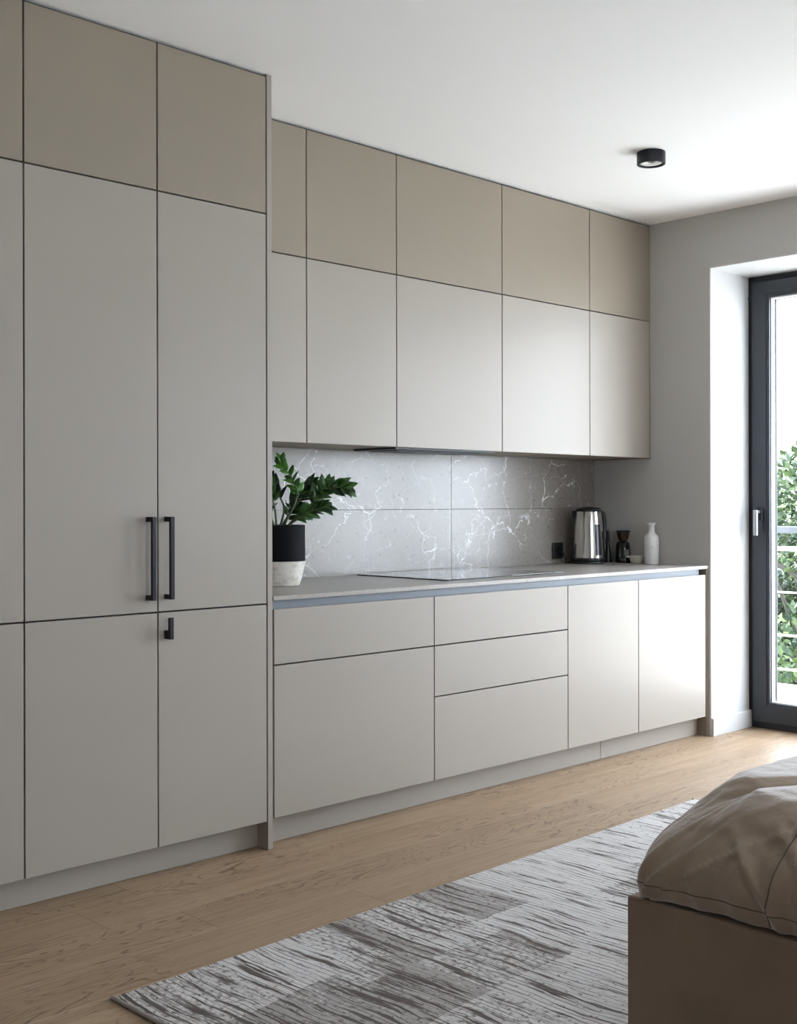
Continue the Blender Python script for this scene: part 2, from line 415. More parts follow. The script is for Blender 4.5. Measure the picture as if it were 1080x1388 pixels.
for i in range(3):
    x0, x1 = TX[i], TX[i+1]
    t = thing('tall_cabinet', ((x0+x1)/2, (YT+YB)/2, 0), tl[i], 'cabinet', 'tall floor-to-ceiling cabinets')
    obj('carcass', carcass(x0, x1, YT, T3, CEIL-.004, YB-.001), M_carc, t)
    b = new_bm(); box(b, x0+.002, x1-.0005, YT+DT+.0005, YT+DT+.0018, T3+.002, CEIL-.001); obj('door_shadow_strip', b, M_gap, t)
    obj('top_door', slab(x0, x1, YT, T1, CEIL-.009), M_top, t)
    dm = obj('door', slab(x0, x1, YT, T2, T1), M_front, t)
    db = obj('door', slab(x0, x1, YT, T3, T2), M_front, t)
    if i == 1: bar_handle(dm, 2.0715, .897, 1.163, YT)
    if i == 2:
        bar_handle(dm, 2.140, .897, 1.163, YT)
        b = new_bm(); kx = 2.140; w = .0075
        box(b, kx-w, kx+w, YT-.034, YT-.022, .768, .838, .001, 1); box(b, kx-w, kx+w, YT-.026, YT, .768, .796, .001, 1)
        obj('handle', b, M_black, db)
b = new_bm(); box(b, TX[3]+.002, 2.5745, YT-.001, YB-.001, 0, CEIL-.001, .0008, 1)
tag(obj('end_panel', b, M_front, origin=(2.563, YT, 0)), 'narrow full-height greige end panel closing the tall cabinets beside the worktop', 'cabinet panel')
b = new_bm(); box(b, TX[0], TX[3]+.001, 3.333, 3.349, .0015, T3-.004); tag(obj('plinth_board', b, M_plinth, origin=(TX[0], 3.34, 0)), 'greige plinth board under the tall cabinets at the left', 'plinth', 'plinth boards')

# upper cabinets
UX = [2.5755, 3.0236, 3.5212, 4.2066, 4.8825, 5.412]
UM, UB = 2.1787, 1.4431
ul = ['narrow greige wall cabinet directly right of the tall end panel',
      'greige wall cabinet second from the tall cabinets, left of the extractor',
      'wide greige wall cabinet in the middle of the row with the extractor below it',
      'greige wall cabinet fourth in the row, between the middle one and the corner one',
      'greige wall cabinet in the corner against the grey window wall']
for i in range(5):
    x0, x1 = UX[i], UX[i+1]
    t = thing('wall_cabinet', ((x0+x1)/2, (YU+YB)/2, UB), ul[i], 'cabinet', 'wall cabinets above the worktop')
    zc = UB+.004 if i != 2 else UB+.004
    obj('carcass', carcass(x0, x1, YU, zc, CEIL-.004, YB-.001), M_carc, t)
    b = new_bm(); box(b, x0+.002, x1-.002, YU+DT+.0005, YU+DT+.0018, UB+.006, CEIL-.001); obj('door_shadow_strip', b, M_gap, t)
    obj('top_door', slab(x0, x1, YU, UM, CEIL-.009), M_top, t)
    obj('door', slab(x0, x1, YU, UB, UM), M_front, t)
b = new_bm(); box(b, 5.4125, XW-.001, YU+.004, YB-.001, UB, CEIL-.002); tag(obj('cabinet_filler', b, M_carc, origin=(5.419, YU, UB)), 'thin brownish filler strip between the wall cabinets and the grey wall', 'cabinet panel')
# extractor
t = thing('extractor_hood', (3.864, 3.78, UB-.012), 'slim built-in extractor hood set flush under the middle wall cabinet', 'extractor hood')
b = new_bm(); box(b, 3.545, 4.185, 3.655, 3.925, UB-.005, UB+.0035, .001); obj('hood_panel', b, M_anth, t)
b = new_bm(); box(b, 3.60, 4.13, 3.70, 3.88, UB-.009, UB-.0052, .001); obj('filter_cover', b, M_anth, t)

# base cabinets
BX = [2.5814, 3.3882, 4.2492, 4.798, 5.3992]
D0, D1, D2, D3 = .8362, .6383, .4351, .1014
YD = 3.277
def base(i, cuts, label, names):
    x0, x1 = BX[i], BX[i+1]
    t = thing('base_cabinet', ((x0+x1)/2, (YD+YB)/2, D3), label, 'cabinet', 'base cabinets under the worktop')
    b = new_bm(); box(b, x0+.0005, x1-.0005, YD+DT+.002, YB-.002, D3, .8015)
    obj('carcass', b, M_gap, t)
    for (za, zb), n in zip(cuts, names): obj(n, slab(x0, x1, YD, za, zb), M_front, t)
base(0, [(D1, D0), (D3, D1)], 'wide base cabinet beside the tall cabinets with one shallow drawer above a deep front', ['drawer', 'deep_drawer'])
base(1, [(D1, D0), (D2, D1), (D3, D2)], 'base cabinet with three drawers under the cooktop', ['drawer', 'drawer', 'deep_drawer'])
base(2, [(D3, D0)], 'base cabinet with a single plain door between the three drawers and the last door', ['door'])
base(3, [(D3, D0)], 'base cabinet with a single plain door at the window wall end', ['door'])
b = new_bm(); box(b, 5.412, XW-.0005, YD+.003, YB-.002, 0, .8635); tag(obj('end_panel', b, M_carc, origin=(5.419, YD, 0)), 'thin brownish end panel of the base cabinets at the window wall', 'cabinet panel')
b = new_bm(); box(b, 2.576, 4.5715, 3.337, 3.353, .0015, D3-.004); tag(obj('plinth_board', b, M_plinth, origin=(2.576, 3.34, 0)), 'long greige plinth board under the wide and three-drawer base cabinets', 'plinth', 'plinth boards')
b = new_bm(); box(b, 4.5755, 5.4115, 3.337, 3.353, .0015, D3-.004); tag(obj('plinth_board', b, M_plinth, origin=(4.575, 3.34, 0)), 'short greige plinth board at the window wall end, right of the black joint', 'plinth', 'plinth boards')
# grip channel behind the top edge of the fronts
b = new_bm()
box(b, 2.576, 5.372, YD+.024, YD+.028, .8025, .8635); box(b, 2.576, 5.372, YD+.005, YD+.024, .8025, .8055)
tag(obj('grip_channel', b, M_alu, origin=(2.576, YD, .80)), 'long blue-grey metal grip channel between worktop and base fronts', 'grip channel')
# worktop
b = new_bm(); box(b, 2.580, XW-.001, YT, YB-.0105, .8645, WT, .0015, 2)
tag(obj('worktop', b, M_worktop, origin=(2.58, YT, .8645)), 'thin grey pitted stone worktop running over all base cabinets', 'worktop')

# backsplash: four large tiles with real joints
b = new_bm(); jz = 1.176; jx = 4.258; yf = YB-.0095
for (xa, xb_) in ((2.576, jx), (jx, XW-.001)):
    for (za, zb) in ((WT-.016, jz), (jz, UB+.002)):
        box(b, xa+.0008, xb_-.0008, yf, YB-.002, za+.0008, zb-.0008, .0006, 1)
bs = obj('backsplash', b, M_tile, origin=(2.576, YB, WT))
tag(bs, 'grey stone tile backsplash with white veins between worktop and wall cabinets', 'backsplash')
b = new_bm(); box(b, 2.577, XW-.001, YB-.0035, YB-.0005, WT, UB); obj('grout_joint', b, M_grout, bs)

# cooktop
t = thing('cooktop', (3.97, 3.68, WT), 'thin black glass induction cooktop lying on the worktop above the drawers', 'cooktop')
b = new_bm(); box(b, 3.600, 4.385, 3.405, 3.965, WT+.0002, WT+.0052, .001, 1)
M_hob = mat('black_ceramic_glass', (.012, .013, .015), .06, spec=.6); obj('glass_plate', b, M_hob, t)
M_mark = mat('printed_marking', (.35, .35, .36), .3)
for cx_, cy_, r in ((3.80, 3.80, .105), (4.19, 3.82, .085), (3.80, 3.55, .08), (4.19, 3.56, .10)):
    b = new_bm()
    for k in range(48):
        a0, a1 = 2*PI*k/48, 2*PI*(k+.99)/48
        v = [b.verts.new((cx_+q*math.cos(a), cy_+q*math.sin(a), WT+.0054)) for q, a in ((r, a0), (r, a1), (r-.002, a1), (r-.002, a0))]
        b.faces.new(v)
    obj('cooking_zone', b, M_mark, t)
b = new_bm(); box(b, 4.02, 4.385, 3.4055, 3.409, WT+.0052, WT+.0060); obj('trim_strip', b, M_spacer, t)

# wall socket
sx0, sx1 = 5.045, 5.131
t = thing('wall_socket', ((sx0+sx1)/2, yf, 0.905), 'square black power socket on the tiles left of the kettle', 'socket')
b = new_bm(); box(b, sx0, sx1, yf-.011, yf-.0005, .905, .991, .003, 2); obj('cover_plate', b, M_blackp, t)
b = new_bm(); m_ = bmesh.new(); bmesh.ops.create_cone(m_, cap_ends=True, segments=32, radius1=.022, radius2=.022, depth=.004); merge(b, m_, Matrix.Translation(((sx0+sx1)/2, yf-.012, .948)) @ Matrix.Rotation(PI/2, 4, 'X')); obj('socket_insert', b, M_black, t)
exec_after = []

# ------------------------------------------------------------------ things on the worktop
def S(px, D): return px*D/F     # pixels at a distance -> metres
# kettle
kp = Vector((5.190, 3.864, WT)); D = kp.dot(FW); kx, ky = kp.x, kp.y
t = thing('electric_kettle', kp, 'tall polished steel electric kettle with black lid and base on the worktop corner', 'kettle')
b = new_bm(); lathe(b, kx, ky, [(0, WT), (.078, WT), (.080, WT+.004), (.078, WT+.012), (.060, WT+.015), (0, WT+.015)]); autosmooth(obj('kettle_base', b, M_blackp, t))
b = new_bm(); lathe(b, kx, ky, [(0, WT+.0155), (.073, WT+.0155), (.0755, WT+.019), (.0755, WT+.030), (.073, WT+.10), (.068, WT+.18), (.063, WT+.25), (.060, WT+.278), (.0, WT+.279)], 64)
bd = autosmooth(obj('body', b, M_steel, t))
b = new_bm(); lathe(b, kx, ky, [(.0, WT+.2795), (.0615, WT+.2795), (.063, WT+.284), (.060, WT+.292), (.045, WT+.300), (.02, WT+.304), (0, WT+.305)], 64); autosmooth(obj('lid', b, M_blackp, t))
b = new_bm(); lathe(b, kx, ky, [(.0762, WT+.018), (.0770, WT+.020), (.0770, WT+.030), (.0760, WT+.032)], 64); obj('foot_ring', b, M_blackp, t)
L = -RT   # image-left
sp = new_bm()
tip = kp + L*.074 + Vector((0, 0, .268)); 
for pts in [[kp+L*.052+FW*.022+Vector((0, 0, .282)), kp+L*.052-FW*.022+Vector((0, 0, .282)), kp+L*.078-FW*.004+Vector((0, 0, .284)), kp+L*.078+FW*.004+Vector((0, 0, .284)),
            kp+L*.058+FW*.014+Vector((0, 0, .215)), kp+L*.058-FW*.014+Vector((0, 0, .215)), kp+L*.074-FW*.003+Vector((0, 0, .250)), kp+L*.074+FW*.003+Vector((0, 0, .250))]]:
    vs = [sp.verts.new(p) for p in pts]; bmesh.ops.convex_hull(sp, input=vs)
obj('spout', sp, M_blackp, t)
b = new_bm()
hd = (RT*.86+FW*.5).normalized()
hp = [kp+hd*.058+Vector((0, 0, .270)), kp+hd*.076+Vector((0, 0, .272)), kp+hd*.090+Vector((0, 0, .255)), kp+hd*.095+Vector((0, 0, .20)), kp+hd*.096+Vector((0, 0, .13)), kp+hd*.094+Vector((0, 0, .065)), kp+hd*.072+Vector((0, 0, .05))]
tube(b, spline(hp, 6), .0115, 12); obj('handle', b, M_blackp, t, smooth=True)
wd = (-FW*.80+RT*.45).normalized(); ws = wd.cross(Vector((0, 0, 1))).normalized()
b = new_bm(); grid = []
for j in range(9):
    zz = .045+.165*j/8; rr = .0762-.0135*(zz/.26)**1.2+.0008; row_ = []
    for i in range(7):
        a = (i/6-.5)*.42; row_.append(b.verts.new(kp+(wd*math.cos(a)+ws*math.sin(a))*(rr+.001)+Vector((0, 0, zz))))
    grid.append(row_)
for j in range(8):
    for i in range(6): b.faces.new((grid[j][i], grid[j][i+1], grid[j+1][i+1], grid[j+1][i]))
obj('water_gauge', b, mat('smoked_gauge', (.015, .017, .03), .12), t, smooth=True)
b = new_bm(); sy_ = yf-.014
tube(b, spline([(kx+(x_-kx)/1.15, ky+(y_-ky)/1.15, z_) for x_, y_, z_ in [(5.088, sy_, .945), (5.088, sy_-.03, .938), (5.095, sy_-.04, .90), (5.11, sy_-.03, WT+.004), (5.15, sy_-.012, WT+.0035), (kx+.01, ky+.088, WT+.006)]], 8), .0030, 8)
obj('power_cord', b, M_blackp, t, smooth=True)

t.scale = (1.15, 1.15, 1.0)
# slim black pepper mill right of the kettle
pm = Vector((5.360, 3.860, WT)); 
t = thing('pepper_mill', pm, 'slim black mill standing between the kettle and the coffee grinder', 'pepper mill')
b = new_bm(); lathe(b, pm.x, pm.y, [(0, WT), (.021, WT), (.022, WT+.01), (.018, WT+.05), (.011, WT+.085), (.010, WT+.11), (.0, WT+.111)], 32); autosmooth(obj('body', b, M_blackp, t), 50)
b = new_bm(); lathe(b, pm.x, pm.y, [(0, WT+.1115), (.009, WT+.1115), (.011, WT+.125), (.009, WT+.15), (.006, WT+.172), (0, WT+.176)], 32); autosmooth(obj('grinding_head', b, M_black, t), 50)
b = new_bm(); box(b, pm.x-.0235, pm.x+.0235, pm.y-.0235, pm.y+.0235, WT+.0, WT+.002); b.free()
# coffee grinder
g = Vector((5.378, 3.772, WT))
t = thing('coffee_grinder', g, 'small black coffee grinder with amber bean hopper, left of the white bowl', 'coffee grinder')
b = new_bm(); lathe(b, g.x, g.y, [(0, WT), (.041, WT), (.042, WT+.008), (.041, WT+.03), (.040, WT+.06), (.038, WT+.09), (.034, WT+.108), (.022, WT+.118), (0, WT+.118)], 40); autosmooth(obj('body', b, mat('gloss_black', (.012, .012, .012), .12), t))
M_amber = mat('amber_glass', (.045, .022, .012), .08); M_amber.node_tree.nodes['Principled BSDF'].inputs['Transmission Weight'].default_value = .35
b = new_bm(); lathe(b, g.x, g.y, [(0, WT+.1185), (.022, WT+.1185), (.030, WT+.135), (.034, WT+.163), (0, WT+.163)], 40); autosmooth(obj('bean_hopper', b, M_amber, t))
b = new_bm(); lathe(b, g.x, g.y, [(0, WT+.1635), (.036, WT+.1635), (.038, WT+.168), (.037, WT+.176), (0, WT+.178)], 40); autosmooth(obj('lid', b, M_blackp, t))
b = new_bm(); gd = (-FW*.9+RT*.3).normalized(); gs = gd.cross(Vector((0, 0, 1)))
p = g+gd*.0415+Vector((0, 0, .055)); 
for a in (0,):
    vs = [b.verts.new(p+gs*sx_*.012+Vector((0, 0, sz_*.018))+gd*dd) for sx_ in (-1, 1) for sz_ in (-1, 1) for dd in (-.004, .004)]; bmesh.ops.convex_hull(b, input=vs)
obj('front_badge', b, M_steel, t)
# white bowl
w0 = Vector((5.377, 3.684, WT))
b = new_bm(); lathe(b, w0.x, w0.y, [(0, WT), (.026, WT), (.030, WT+.003), (.036, WT+.020), (.040, WT+.038), (.0405, WT+.040), (.038, WT+.040), (.034, WT+.022), (.026, WT+.008), (0, WT+.006)], 40)
M_bowl = mat('cream_porcelain', (.62, .58, .50), .3)
t = thing('small_bowl', w0, 'small cream bowl between the coffee grinder and the white bottle', 'bowl')
autosmooth(obj('bowl_body', b, M_bowl, t))
b = new_bm(); tube(b, [w0-RT*.036+Vector((0, 0, .034)), w0-RT*.058+Vector((0, 0, .036))], [.006, .005], 10); obj('handle', b, M_bowl, t, smooth=True)
# white bottle
v0 = Vector((5.374, 3.588, WT)); 
M_bottle = mat('white_glazed_ceramic', (.76, .755, .74), .32)
_w = N(M_bottle); _w.l(_w.mix(_w.mr(_w.noise(_w.coord(), 22., 4, .6, .8), .55, .68, 0., .35), (.78, .775, .76), (.45, .43, .40)), _w.b.inputs['Base Color'])
t = thing('ceramic_bottle', v0, 'white ceramic bottle vase with flared lip at the right end of the worktop', 'vase')
b = new_bm(); lathe(b, v0.x, v0.y, [(0, WT), (.036, WT), (.0385, WT+.004), (.0385, WT+.135), (.036, WT+.147), (.028, WT+.156), (.020, WT+.162), (.0165, WT+.172), (.0150, WT+.190), (.0160, WT+.204), (.0215, WT+.214), (.0255, WT+.216), (.0255, WT+.218), (.020, WT+.2175), (.0125, WT+.205), (.0125, WT+.18), (0, WT+.18)], 56)
autosmooth(obj('bottle_body', b, M_bottle, t), 50)
b = new_bm(); m_ = bmesh.new(); bmesh.ops.create_uvsphere(m_, u_segments=16, v_segments=10, radius=.005); merge(b, m_, Matrix.Translation(v0-FW*.0385+Vector((0, 0, .095)))); obj('knob', b, M_bottle, t, smooth=True)

# potted plant -------------------------------------------------------------
pp = Vector((2.938, 3.692, WT)); PD = pp.dot(FW)
cpx = 540+pp.dot(RT)/PD*F
t = thing('potted_plant', pp, 'glossy dark green plant in a black and white pot beside the tall end panel', 'potted plant')
M_potw = mat('whitewashed_clay', (.62, .58, .52), .7)
_w = N(M_potw); _c = _w.coord(); _w.l(_w.mix(_w.mr(_w.noise(_w.scale(_c, 1, 1, 3), 18., 5, .65), .42, .68, 0., .8), (.70, .67, .61), (.42, .37, .30)), _w.b.inputs['Base Color'])
R0 = .104
b = new_bm(); lathe(b, pp.x, pp.y, [(0, WT), (.074, WT), (.079, WT+.003), (.088, WT+.03), (.096, WT+.065), (R0, WT+.098), (0, WT+.098)], 72); pt = autosmooth(obj('pot', b, M_potw, t), 40); pt['label'] = 'whitewashed lower part of the pot'
b = new_bm(); lathe(b, pp.x, pp.y, [(0, WT+.0985), (.1015, WT+.0985), (.1020, WT+.10), (.1010, WT+.238), (.0995, WT+.240), (.095, WT+.239), (.094, WT+.222), (0, WT+.222)], 72); ru = autosmooth(obj('pot_sleeve', b, mat('soft_black_felt', (.004, .004, .006), .8, spec=.15), t), 40); ru['label'] = 'matt black upper part of the pot'
b = new_bm(); lathe(b, pp.x, pp.y, [(0, WT+.2225), (.088, WT+.2225), (.087, WT+.226), (.05, WT+.230), (0, WT+.231)], 40); obj('soil', b, mat('dark_soil', (.03, .02, .015), .95), t)
def leaf_mat():
    m = mat('glossy_leaf', (.02, .09, .02), .28, spec=.5); w = N(m)
    at_ = w.n('Attribute', attribute_name='tint'); 
    w.l(w.mix(at_.outputs['Fac'], (.004, .020, .006), (.07, .24, .025)), w.b.inputs['Base Color'])
    return m
M_leaf = leaf_mat(); M_stem = mat('green_stem', (.07, .10, .035), .5)
def leaf(bm, base_, d, n_, ln, wd_, tint, lay):
    d = d.normalized(); s = d.cross(n_).normalized(); n_ = s.cross(d).normalized()
    K = 7; rows = []
    for i in range(K+1):
        u = i/K; w_ = wd_*.5*(math.sin(PI*min(1, u**.8))**.75)*(1-.15*u)+.0004
        droop = -.18*ln*u*u
        c_ = base_+d*(ln*u)+n_*(droop+.0)
        rows.append([bm.verts.new(c_-s*w_+n_*w_*.28), bm.verts.new(c_), bm.verts.new(c_+s*w_+n_*w_*.28)])
    for a, b_ in zip(rows, rows[1:]):
        for k in range(2):
            f = bm.faces.new((a[k], a[k+1], b_[k+1], b_[k])); f.smooth = True
            for v in f.verts: v[lay] = tint
# stem: pixel polyline, depth offsets at base and tip, first fraction with leaves, leaf count, leaf length, tint range
stems = [
 ([(392, 716), (408, 700), (428, 682), (446, 664), (463, 660), (474, 662)], (-.02, -.06), .38, 18, .066, (0.05, .45)),
 ([(388, 716), (396, 700), (404, 685), (408, 668), (402, 650), (390, 632), (387, 626)], (-.01, -.03), .45, 13, .050, (.3, 1.)),
 ([(384, 716), (390, 694), (388, 680), (376, 660), (368, 648), (362, 640)], (.01, .03), .45, 14, .060, (0., .25)),
 ([(378, 716), (372, 700), (366, 690), (360, 680), (352, 672)], (.0, -.03), .3, 12, .055, (.1, .6)),
 ([(386, 716), (394, 702), (402, 690), (412, 676), (420, 664), (428, 655)], (.02, .02), .2, 17, .060, (0., .2)),
 ([(392, 716), (402, 708), (414, 700), (428, 692), (440, 688), (447, 688)], (-.04, -.06), .30, 14, .055, (.1, .4)),
 ([(380, 716), (378, 690), (372, 668), (366, 650)], (-.03, -.05), .5, 12, .055, (0., .3)),
]
for pl, (d0, d1), f0, cnt, ln, (ta, tb) in stems:
    cnt = int(cnt*1.45); ln *= 1.1
    n0 = len(pl); base_px = pl[0][0]
    pts = spline([at(x_+(cpx-384), y_, PD+d0+(d1-d0)*i/(n0-1)) for i, (x_, y_) in enumerate(pl)], 6)
    pts[0].z = WT+.226
    b = new_bm(); m = len(pts); tube(b, pts, [.0050-.0035*i/(m-1) for i in range(m)], 8)
    st = obj('stem', b, M_stem, t, smooth=True)
    b = new_bm(); lay = b.verts.layers.float.new('tint')
    for k in range(cnt):
        fr = f0+(1-f0)*k/(cnt-1); i = min(m-2, int(fr*(m-1))); p = pts[i].lerp(pts[i+1], fr*(m-1)-i)
        tg = (pts[i+1]-pts[i]).normalized()
        side = 1 if k % 2 else -1
        a = tg.cross(FW).normalized()
        rot = random.uniform(-.9, .9)
        a = (a*side*math.cos(rot)+FW*math.sin(rot)*random.choice((-1, 1))).normalized()
        spread = .95-.55*(k/(cnt-1))
        d = (tg*(.75)+a*spread+Vector((0, 0, random.uniform(-.1, .25)))).normalized()
        if k == cnt-1: d = tg
        nn = (Vector((0, 0, .6))-FW*.8+Vector((random.uniform(-.6, .6), random.uniform(-.6, .6), random.uniform(-.3, .6)))).normalized()
        leaf(b, p, d, nn, ln*random.uniform(.75, 1.1)*(1-.25*(k/(cnt-1))), ln*.46*random.uniform(.85, 1.15), random.uniform(ta, tb), lay)
    o = obj('leaves', b, M_leaf, st)
    sol = o.modifiers.new('thick', 'SOLIDIFY'); sol.thickness = .0008

# ------------------------------------------------------------------ ceiling spotlight
lc = Vector((4.305, 2.872, CEIL)); 
t = thing('ceiling_spotlight', lc, 'small black cylindrical surface spotlight on the white ceiling', 'ceiling light')
b = new_bm(); r = .060; h = .052
lathe(b, lc.x, lc.y, [(0, CEIL-.0005), (r-.001, CEIL-.0005), (r, CEIL-.002), (r, CEIL-h+.001), (r-.001, CEIL-h), (r-.011, CEIL-h), (r-.012, CEIL-h+.002), (r-.014, CEIL-.020), (0, CEIL-.020)], 64)
autosmooth(obj('housing', b, M_black, t))
b = new_bm(); lathe(b, lc.x, lc.y, [(.018, CEIL-.0395), (.020, CEIL-.041), (.044, CEIL-.047), (.0455, CEIL-.046), (.0455, CEIL-.040), (.020, CEIL-.036)], 48); autosmooth(obj('reflector_ring', b, mat('lamp_white', (.85, .85, .84), .3), t), 60)
b = new_bm(); lathe(b, lc.x, lc.y, [(0, CEIL-.040), (.010, CEIL-.0405), (.013, CEIL-.038), (.013, CEIL-.030), (0, CEIL-.030)], 24); obj('bulb', b, mat('lens', (.10, .10, .10), .1), t, smooth=True)

# ------------------------------------------------------------------ rug
RA = math.radians(1.25)
rug = thing('rug', (1.507, 2.549, 0), 'light grey distressed striped woven rug lying on the oak floor beside the bed', 'rug')
rug.rotation_euler.z = RA
def rugpart(name, bm, m):
    bmesh.ops.recalc_face_normals(bm, faces=bm.faces[:])
    me = bpy.data.meshes.new(name); bm.to_mesh(me); bm.free(); me.materials.append(m)
    o = bpy.data.objects.new(name, me); C.objects.link(o); o.parent = rug; me.polygons.foreach_set('use_smooth', [True]*len(me.polygons)); return o
RLx, RLy = 2.69, 2.0
b = new_bm(); nx, ny = 420, 150; vs = []
for i in range(nx+1):
    row_ = []
    for j in range(ny+1):
        x_ = RLx*i/nx; y_ = -RLy*j/ny
        z_ = .0105+.0016*abs(math.sin(x_*PI/.021))**.6 + .0012*noise.noise(Vector((x_*30, y_*12, 0)))
        ed = .0
        if i in (0, nx) or j in (0, ny): z_ = .001
        else: ed = .0025*noise.noise(Vector((x_*14, y_*14, 5)))
        row_.append(b.verts.new((x_+ed*(i == 1 or i == nx-1), y_+ed*(j in (1, ny-1)), z_)))
    vs.append(row_)
for i in range(nx):
    for j in range(ny): b.faces.new((vs[i][j], vs[i+1][j], vs[i+1][j+1], vs[i][j+1]))
b.faces.new([vs[0][0]]+[vs[nx][0]]+[vs[nx][ny]]+[vs[0][ny]]) if False else None
rugpart('pile', b, M_rug)
b = new_bm()
tube(b, [(.003, -RLy*k/100, .0065+.0006*math.sin(k*1.7)) for k in range(101)], .0055, 8)
rugpart('edge_binding', b, M_binding); b = new_bm()
tube(b, [(RLx-.003, -RLy*k/100, .0065) for k in range(101)], .0055, 8)
rugpart('edge_binding', b, M_binding)

# ------------------------------------------------------------------ bed
BX0, BY1, BZ = 2.184, 1.525, .34
BL, BW = 2.12, 1.72
t = thing('bed_frame', (BX0+BL/2, BY1-BW/2, 0.0), 'low taupe upholstered bed base in the lower right corner', 'bed')
b = new_bm(); box(b, BX0, BX0+.045, BY1-BW, BY1, .0145, BZ, .008, 3); obj('footboard', b, M_bed, t)
b = new_bm(); box(b, BX0+.046, BX0+BL, BY1-.045, BY1, .0145, BZ, .008, 3); obj('side_rail', b, M_bed, t)
b = new_bm(); box(b, BX0+.046, BX0+BL, BY1-BW, BY1-BW+.045, .0145, BZ, .008, 3); obj('side_rail', b, M_bed, t)
b = new_bm(); box(b, BX0+BL+.001, BX0+BL+.06, BY1-BW, BY1, .0, .95, .01, 3); obj('headboard', b, M_bed, t)
b = new_bm(); box(b, BX0+.046, BX0+BL-.001, BY1-BW+.046, BY1-.046, .16, .20); obj('slat_base', b, M_gap, t)

# duvet: closed surface over the mattress; perimeter parameter s, profile parameter
DX0, DX1, DY0_, DY1_ = BX0-.002, BX0+BL-.12, BY1-BW+.01, BY1-.012
RC = .055                       # plan corner radius
def perim(n=760):
    pts = []
    w_, l_ = DY1_-DY0_, DX1-DX0
    segs = [('l', (DX0, DY0_+RC), (DX0, DY1_-RC)), ('a', (DX0+RC, DY1_-RC), PI, PI/2), ('l', (DX0+RC, DY1_), (DX1-RC, DY1_)), ('a', (DX1-RC, DY1_-RC), PI/2, 0),
            ('l', (DX1, DY1_-RC), (DX1, DY0_+RC)), ('a', (DX1-RC, DY0_+RC), 0, -PI/2), ('l', (DX1-RC, DY0_), (DX0+RC, DY0_)), ('a', (DX0+RC, DY0_+RC), -PI/2, -PI)]
    ds = .009
    for s_ in segs:
        if s_[0] == 'l':
            a = Vector(s_[1]); c_ = Vector(s_[2]); n_ = (c_-a); k = max(2, int(n_.length/ds)); nn = Vector((-(n_.y), n_.x)).normalized()
            for i in range(k): pts.append((a.lerp(c_, i/k), nn))
        else:
            k = int(RC*PI/2/ds)+2
            for i in range(k):
                a = s_[2]+(s_[3]-s_[2])*i/k; d_ = Vector((math.cos(a), math.sin(a))); pts.append((Vector(s_[1])+d_*RC, d_))
    return pts
PER = perim(); NP = len(PER)
cum = [0]
for i in range(1, NP): cum.append(cum[-1]+(PER[i][0]-PER[i-1][0]).length)
icorner = min(range(NP), key=lambda i: (PER[i][0]-Vector((DX0+.03, DY1_-.03))).length); sC = cum[icorner]
Z0D, HD, RD = .349, .243, .17
def ridge(u, w_): return math.exp(-(u/w_)**2)
def duvet(i, q):
    """i: perimeter index, q: 0 bottom hem .. 1 top shoulder"""
    p, n_ = PER[i % NP]
    qq = Vector((min(max(p.x, DX0+.22), DX1-.22), min(max(p.y, DY0_+.22), DY1_-.22))); n_ = (p-qq).normalized()
    s = cum[i % NP]-sC     # s<0 along the foot end, s>0 along the kitchen side
    ang = q*PI/2
    hem = .004*abs(noise.noise(Vector((s*7, 3, 1))))+.002*abs(noise.noise(Vector((s*3.3, 9, 4))))
    z = Z0D + HD*math.sin(ang)**.92
    inset = RD*(1-math.cos(ang))**1.15
    cd = math.exp(-(s/.16)**2)
    inset += cd*.045*(math.sin(ang))**1.5
    z -= cd*.03*math.sin(ang)
    out = .020*math.sin(min(1, q*2.2)*PI)*(.7+.5*noise.noise(Vector((s*2.2, q*2, 7)))) if q < .4545 else 0
    # pleats at the hem, fading upward
    pl = (.016*noise.noise(Vector((s*11, q*1.2, 2)))+.011*noise.noise(Vector((s*26, q*2.5, 6))))*max(0, 1-q*1.35)
    # creases radiating from the corner and from gathers in the hem
    cr = 0
    for (s0, slope, wd_, amp, q1) in ((-.02, -.34, .012, .010, 1.), (-.05, -.52, .014, .010, .95), (.0, -.12, .012, .008, 1.), (-.34, .25, .014, .008, .6), (-.46, -.2, .016, .010, .5), (-.50, .33, .014, .009, .7), (-.78, -.3, .02, .01, .6), (-.80, .4, .02, .009, .7)):
        u = s-(s0+slope*q); cr += 1.5*amp*ridge(u, wd_*.75+.010*q)*(1-q/q1 if q < q1 else 0)**.6
    wr = .006*noise.noise(Vector((p.x*5+q, p.y*5, q*3)))+.003*noise.noise(Vector((p.x*16, p.y*16, q*9)))
    off = out+pl+cr+wr*(.3+q)
    z += hem*(1-q)**3*1.2+ (wr*1.2*q)
    tuck = .008*(max(0, 1-q*7))**1.5
    xy = p+n_*(off-inset-tuck)
    if inset > 0: xy = p+n_*(off-tuck)+(qq-p)*min(1, inset/.22)
    return Vector((xy.x, xy.y, z))
b = new_bm(); NQ = 44
rings = [[b.verts.new(duvet(i, 0)+Vector((-PER[i][1].x*k_, -PER[i][1].y*k_, dz_))) for i in range(NP)] for k_, dz_ in ((.030, -.001), (.012, -.0035), (.003, -.0025))]
rings += [[b.verts.new(duvet(i, (j/NQ)**1.0)) for i in range(NP)] for j in range(NQ+1)]
cen = Vector(((DX0+DX1)/2, (DY0_+DY1_)/2, 0)); last = [v.co.copy() for v in rings[-1]]
NI = 60
